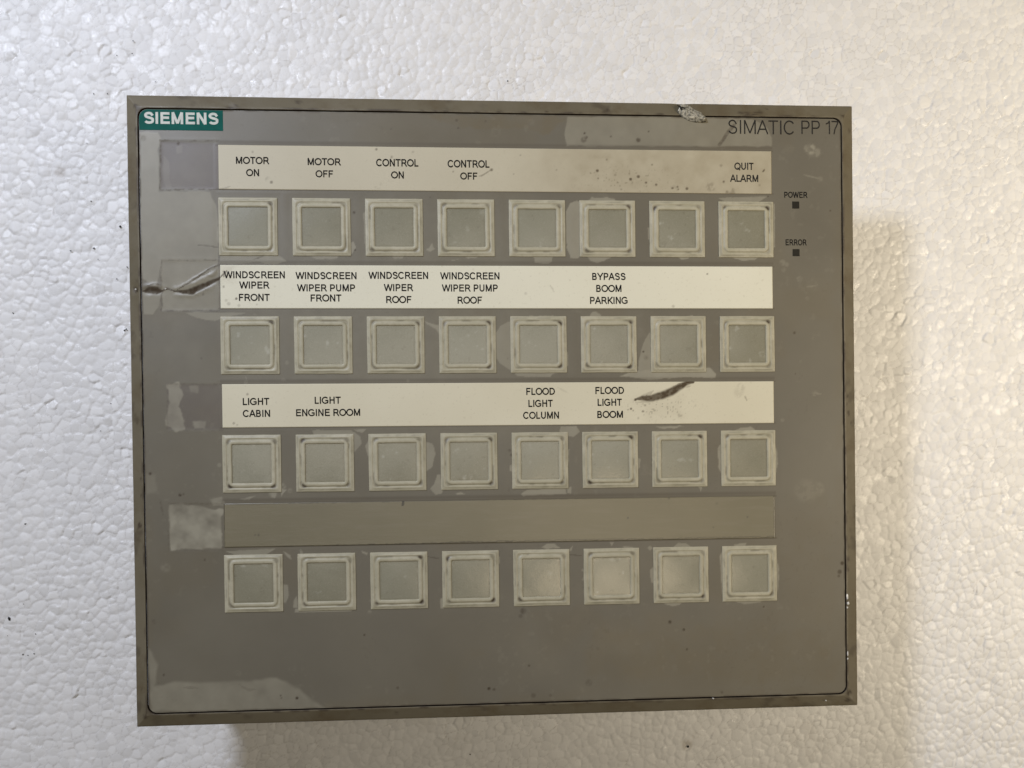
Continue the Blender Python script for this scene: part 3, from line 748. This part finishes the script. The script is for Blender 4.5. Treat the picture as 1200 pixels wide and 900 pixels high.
for k, (yt, yb, mt, texts) in enumerate(legends):
    nx, ny = 610, 49
    X2, Y2 = np.meshgrid(np.linspace(-91.25, 91.65, nx), np.linspace(yb, yt, ny)); sx2 = X2.ravel(); sy2 = Y2.ravel()
    g = np.zeros(sx2.shape); st = np.zeros(sx2.shape); ff = Field(sx2, sy2); mk = strip_marks[k]
    for (u, v, r_, a) in mk['spots']:
        tt = np.zeros(sx2.shape); ff.dot(tt, on(u, v, .1), r_ * (1.25 if r_ > .6 else 1), a)
        if r_ > .6: tt = tt * sst(.38, .62, fbm(sx2, sy2, .9, 680))
        g = np.maximum(g, tt * (.92 if k else .85))
    for q, (ln, w, a) in enumerate(mk['lines']): ff.line(g, P(*ln), w, a, w > .3 and k < 3, .25, 600 + q, .12 if k < 3 else .2)
    for q, sn in enumerate(mk['stain_tones']): ff.poly(st, P(*sn[0]), sn[1], sn[2] if len(sn) > 2 else 3.5, 1.5, 640 + q, .45)
    if k in (0, 2):   # fine spray of dirt
        den = {0: ((735, 212), 14), 2: ((775, 478), 10)}[k]; c = on(*den[0])
        dd = np.exp(-(((sx2 - c[0]) / den[1]) ** 2 + ((sy2 - c[1]) / 4) ** 2))
        g = np.maximum(g, sst(.80, .93, vnoise(sx2, sy2, .45, 650 + k)) * dd * .55)
    zz = .10 + (fbm(sx2, sy2, 25, 660 + k) - .5) * .03
    # top sheet plus a closed rim down to the foil
    Vt = np.stack([sx2, sy2, zz], 1); Fq = grid_faces(nx, ny); ii = np.arange(nx * ny).reshape(ny, nx)
    loop = np.concatenate([ii[0, :], ii[1:, -1], ii[-1, -2::-1], ii[-2:0:-1, 0]])
    Vb = Vt[loop].copy(); Vb[:, 2] = -.06; b0 = len(Vt); nb = np.arange(len(loop)) + b0
    Fs = np.stack([loop, nb, np.roll(nb, -1), np.roll(loop, -1)], -1)
    me = from_np('legend_strip', np.concatenate([Vt, Vb]), np.concatenate([Fq, Fs]))
    attr(me, 'grime_shade', np.concatenate([g, np.full(len(Vb), .6)])); attr(me, 'stain', np.concatenate([st, np.zeros(len(Vb))]))
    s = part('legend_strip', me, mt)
    if k == 3: s['label'] = 'empty olive grey strip without writing'
    for block in texts:
        lt = lettering(block, INK if block[0][0] != 'QUIT' else GREYINK, s, .125)
        lt['label'] = 'black printed words ' + ' '.join(b[0] for b in block)


# --- brand plate (print in the foil's corner) ---
def plate():
    a = on(163, 152, .1); b = on(261, 129, .1)
    x0, y0, x1, y1 = FX0 + .1, a[1], b[0], FY1 - .12
    pts = [(x0, y0), (x1, y0), (x1, y1)]
    r = 2.7
    for q in range(9):
        t = math.radians(90 + 90 * q / 8); pts.append((x0 + r + r * math.cos(t), y1 - r + r * math.sin(t)))
    bm = bmesh.new(); vs = [bm.verts.new((px * MM, py * MM, .02 * MM)) for px, py in pts]; fc = bm.faces.new(vs)
    r_ = bmesh.ops.extrude_face_region(bm, geom=[fc])
    for v in r_['geom']:
        if isinstance(v, bmesh.types.BMVert): v.co.z += .06 * MM
    bmesh.ops.recalc_face_normals(bm, faces=bm.faces[:])
    me = bpy.data.meshes.new('brand_plate'); bm.to_mesh(me); bm.free()
    return part('brand_plate', me, TEAL)


pl = plate()
lettering([('SIEMENS', 212.4, 138.6, 87, 13.8)], WHITEINK, pl, .09, .215, .0)
mt_ = lettering([('SIMATIC', 892, 149, 76.5, 16.2), ('PP', 950, 149.2, 21.5, 15.6), ('17', 975.5, 149.4, 15.5, 15.6)], GREYINK, panel, .06, .095, .0, 'model_lettering')


def indicator(u, v, word, wu, wv, w, h):
    c = on(u, v, .1)
    me = box_me('indicator_light', c[0] - 1.2, c[0] + 1.2, c[1] - 1.2, c[1] + 1.2, -.05, .10, bev=.05)
    o = part('indicator_light', me, DARKWIN)
    o['label'] = 'small dark square indicator under the word ' + word
    lettering([(word, wu, wv, w, h)], INK, o, .06, .165, .06)


indicator(932.6, 240.2, 'POWER', 932.7, 228.3, 27, 7.0)
indicator(933, 296, 'ERROR', 933, 284, 24.5, 7.0)

# ------------------------------------------------------------------ push buttons
BP = [(9.38, -.05, .15), (9.38, .16, .2), (9.25, .22, .25), (8.75, .24, .4), (8.6, .34, .7), (8.35, .40, 1.0), (8.15, .36, 1.3), (8.0, .24, 1.5), (7.82, .22, 1.7), (7.65, .34, 1.8),
      (7.45, .52, 1.7), (7.2, .58, 1.4), (6.75, .56, .9), (6.45, .50, .5), (6.28, .30, .25), (6.26, .05, .2)]


def rsq(hw, r, M=7, N=16):
    pts = []
    r = min(r, hw)
    for c, (sx_, sy_) in enumerate(((1, 1), (-1, 1), (-1, -1), (1, -1))):
        cx, cy = sx_ * (hw - r), sy_ * (hw - r)
        for q in range(M + 1):
            a = math.radians(90 * c + 90 * q / M); pts.append((cx + r * math.cos(a), cy + r * math.sin(a)))
        nx_ = {0: (-1, 0), 1: (0, -1), 2: (1, 0), 3: (0, 1)}[c]
        L = 2 * (hw - r)
        ex, ey = pts[-1]
        for q in range(1, N): pts.append((ex + nx_[0] * L * q / N, ey + nx_[1] * L * q / N))
    return np.array(pts)


def push_button(cx, cy, seed, corners):
    rr = np.random.default_rng(seed)
    corners = [v * rr.uniform(.55, 1.05) for v in corners]; jit = rr.uniform(-.5, .5, (4, 2))
    rows = []; gr_ = []
    for (hw, z_, r_) in BP:
        p = rsq(hw, r_) ; n = len(p)
        px, py = p[:, 0] + cx, p[:, 1] + cy
        wob = (fbm(px, py, 4, seed) - .5)
        q = np.column_stack([px + wob * .14, py + (fbm(px, py, 4, seed + 7) - .5) * .14, z_ + wob * .08 + np.zeros(n)])
        rows.append(q)
        g = np.zeros(n)
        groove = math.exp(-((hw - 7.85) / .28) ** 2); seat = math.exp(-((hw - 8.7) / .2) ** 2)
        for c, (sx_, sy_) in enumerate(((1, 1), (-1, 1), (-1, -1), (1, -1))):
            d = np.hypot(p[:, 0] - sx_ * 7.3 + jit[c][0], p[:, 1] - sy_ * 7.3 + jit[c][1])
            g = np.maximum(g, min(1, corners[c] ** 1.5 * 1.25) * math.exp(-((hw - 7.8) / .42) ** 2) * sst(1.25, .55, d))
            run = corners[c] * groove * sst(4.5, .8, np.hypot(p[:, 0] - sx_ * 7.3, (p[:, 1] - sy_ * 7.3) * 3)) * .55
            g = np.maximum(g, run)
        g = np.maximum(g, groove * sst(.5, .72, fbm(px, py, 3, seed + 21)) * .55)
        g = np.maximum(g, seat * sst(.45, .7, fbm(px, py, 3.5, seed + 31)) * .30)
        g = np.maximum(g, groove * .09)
        gr_.append(g)
    Vv = np.concatenate(rows); m2 = len(rows)
    id_ = np.arange(n * m2).reshape(m2, n)
    Ff = np.stack([id_[:-1], np.roll(id_[:-1], -1, 1), np.roll(id_[1:], -1, 1), id_[1:]], -1).reshape(-1, 4)
    me = from_np('push_button', Vv, Ff); attr(me, 'grime_shade', np.concatenate(gr_))
    o = part('push_button', me, RIM, smooth=True)
    # the grey window in its middle
    N = 33
    Xc, Yc = np.meshgrid(np.linspace(-6.32, 6.32, N), np.linspace(-6.32, 6.32, N)); xc = Xc.ravel(); yc = Yc.ravel()
    e_ = np.minimum(6.32 - abs(xc), 6.32 - abs(yc))
    zc = .20 + .11 * (1 - (xc / 6.32) ** 2) * (1 - (yc / 6.32) ** 2) + (fbm(xc + cx, yc + cy, 5, seed + 40) - .5) * .05
    gg = sst(.7, .0, e_) * .25 + sst(.72, .85, fbm(xc + cx, yc + cy, 1.0, seed + 41)) * .25
    ww = sst(.70, .85, fbm(xc + cx, yc + cy, 2.2, seed + 43, 4)) * .35 * rr.random()
    me = from_np('key_cap', np.stack([xc + cx, yc + cy, zc], 1), grid_faces(N, N)); attr(me, 'grime_shade', gg); attr(me, 'wear', ww)
    part('key_cap', me, CAP, o, True)
    return o


# corner dirt: upper right, upper left, lower left, lower right
CD = [[(.9, .2, .5, .2), (.8, .5, .7, .2), (.5, .3, .7, .6), (.8, .8, .3, .7), (.9, .6, .7, .8), (.8, .2, .8, .9), (.9, .9, .3, .6), (.9, .8, .3, .4)],
      [(.8, .1, .7, .2), (.6, .5, .6, .3), (.9, .8, .2, .8), (.9, .8, .4, .9), (.9, .6, .2, .8), (.9, .8, .8, 1.), (.4, .3, .8, .8), (1., .3, .3, .8)],
      [(1., .8, .9, .9), (.9, 1., .8, .8), (.9, .9, .3, .9), (.8, 1., .7, .8), (1., .7, .7, .8), (.9, .9, 1., .9), (.9, .2, .8, 1.), (.7, .7, .4, .3)],
      [(.9, .3, .7, .2), (1., .4, .8, .2), (1., .6, 1., 1.), (.9, .9, 1., 1.), (.9, .4, 1., .8), (.9, .8, .8, .7), (.9, .4, .8, 1.), (.4, .4, .3, 1.)]]
for r_, cy in enumerate((59.76, 21.25, -17.27, -56.26)):
    for c_ in range(8):
        push_button((c_ - 3.5) * 23.54 + .315, cy, 1000 + r_ * 80 + c_ * 9, CD[r_][c_])


# ------------------------------------------------------------------ damage that stands proud: torn flap, white chips
def torn_flap():
    a = np.array(on(797, 124, 1)); b = np.array(on(827, 139, 1)); ax = (b - a); L = np.hypot(*ax); ax = ax / L; nr = np.array([-ax[1], ax[0]])
    nu, nv = 24, 12; V_ = []
    for i in range(nu):
        t = i / (nu - 1); wmax = 2.5 * math.sin(math.pi * min(max(t * .8 + .15, 0), 1)) ** .7
        for j in range(nv):
            s = j / (nv - 1)
            w = -wmax * 1.1 + 1.75 * wmax * s * (1 - .25 * random.random() * (t > .8))
            p = a + ax * (L * t) + nr * (w + .25 * math.sin(t * 9) * s)
            h = -.3 + 1.3 * math.sin(math.pi * min(1, s * .8 + .1)) * (0.35 + .65 * t) + .22 * abs(math.sin(t * 19 + s * 5)) * s + random.uniform(-.09, .09)
            V_.append((p[0], p[1], h))
    me = from_np('torn_flap', np.array(V_), grid_faces(nv, nu))
    o = part('torn_flap', me, TORN)
    o['label'] = 'curled silvery torn edge standing up from the top of the frame'
    md = o.modifiers.new('thickness', 'SOLIDIFY'); md.thickness = .18 * MM
    # its dark broken root
    pts = onp([(793, 123), (797, 128), (800, 133), (812, 137), (822, 144), (827, 143), (815, 134), (803, 127)], .05)
    bm = bmesh.new(); vs = [bm.verts.new((p[0] * MM, p[1] * MM, (.12 + .3 * (i % 2)) * MM)) for i, p in enumerate(pts)]
    bmesh.ops.triangle_fill(bm, use_beauty=True, edges=[bm.edges.new((vs[i], vs[(i + 1) % len(vs)])) for i in range(len(vs))])
    me = bpy.data.meshes.new('broken_edge'); bm.to_mesh(me); bm.free()
    q = link('broken_edge', me, GREYINK, o)
    md = q.modifiers.new('thickness', 'SOLIDIFY'); md.thickness = .15 * MM


torn_flap()


def chip(u, v, w, h, ang=0.0):
    c = on(u, v, .1); bm = bmesh.new()
    r = bmesh.ops.create_icosphere(bm, subdivisions=2, radius=.5)
    for q in r['verts']:
        p = q.co * random.uniform(.75, 1.15); px, py = p.x * w, p.y * h
        q.co = Vector((c[0] + px * math.cos(ang) - py * math.sin(ang), c[1] + px * math.sin(ang) + py * math.cos(ang), .05 + p.z * .5)) * MM
    me = bpy.data.meshes.new('paint_chip'); bm.to_mesh(me); bm.free()
    part('paint_chip', me, CHIP)


for c in [(993, 699, .7, 2.2, .1), (994, 707, .9, 1.2, 0), (993, 712, .6, .8, 0), (993.5, 766, .5, 1.7, 0), (993.5, 772, .5, .8, 0), (194, 338.5, .7, .4, .3), (159, 339, .6, .6, 0),
          (836, 818.5, .9, .4, -.4), (802, 130, .5, .5, 0), (968, 821, .5, .5, .3)]:
    chip(*c)
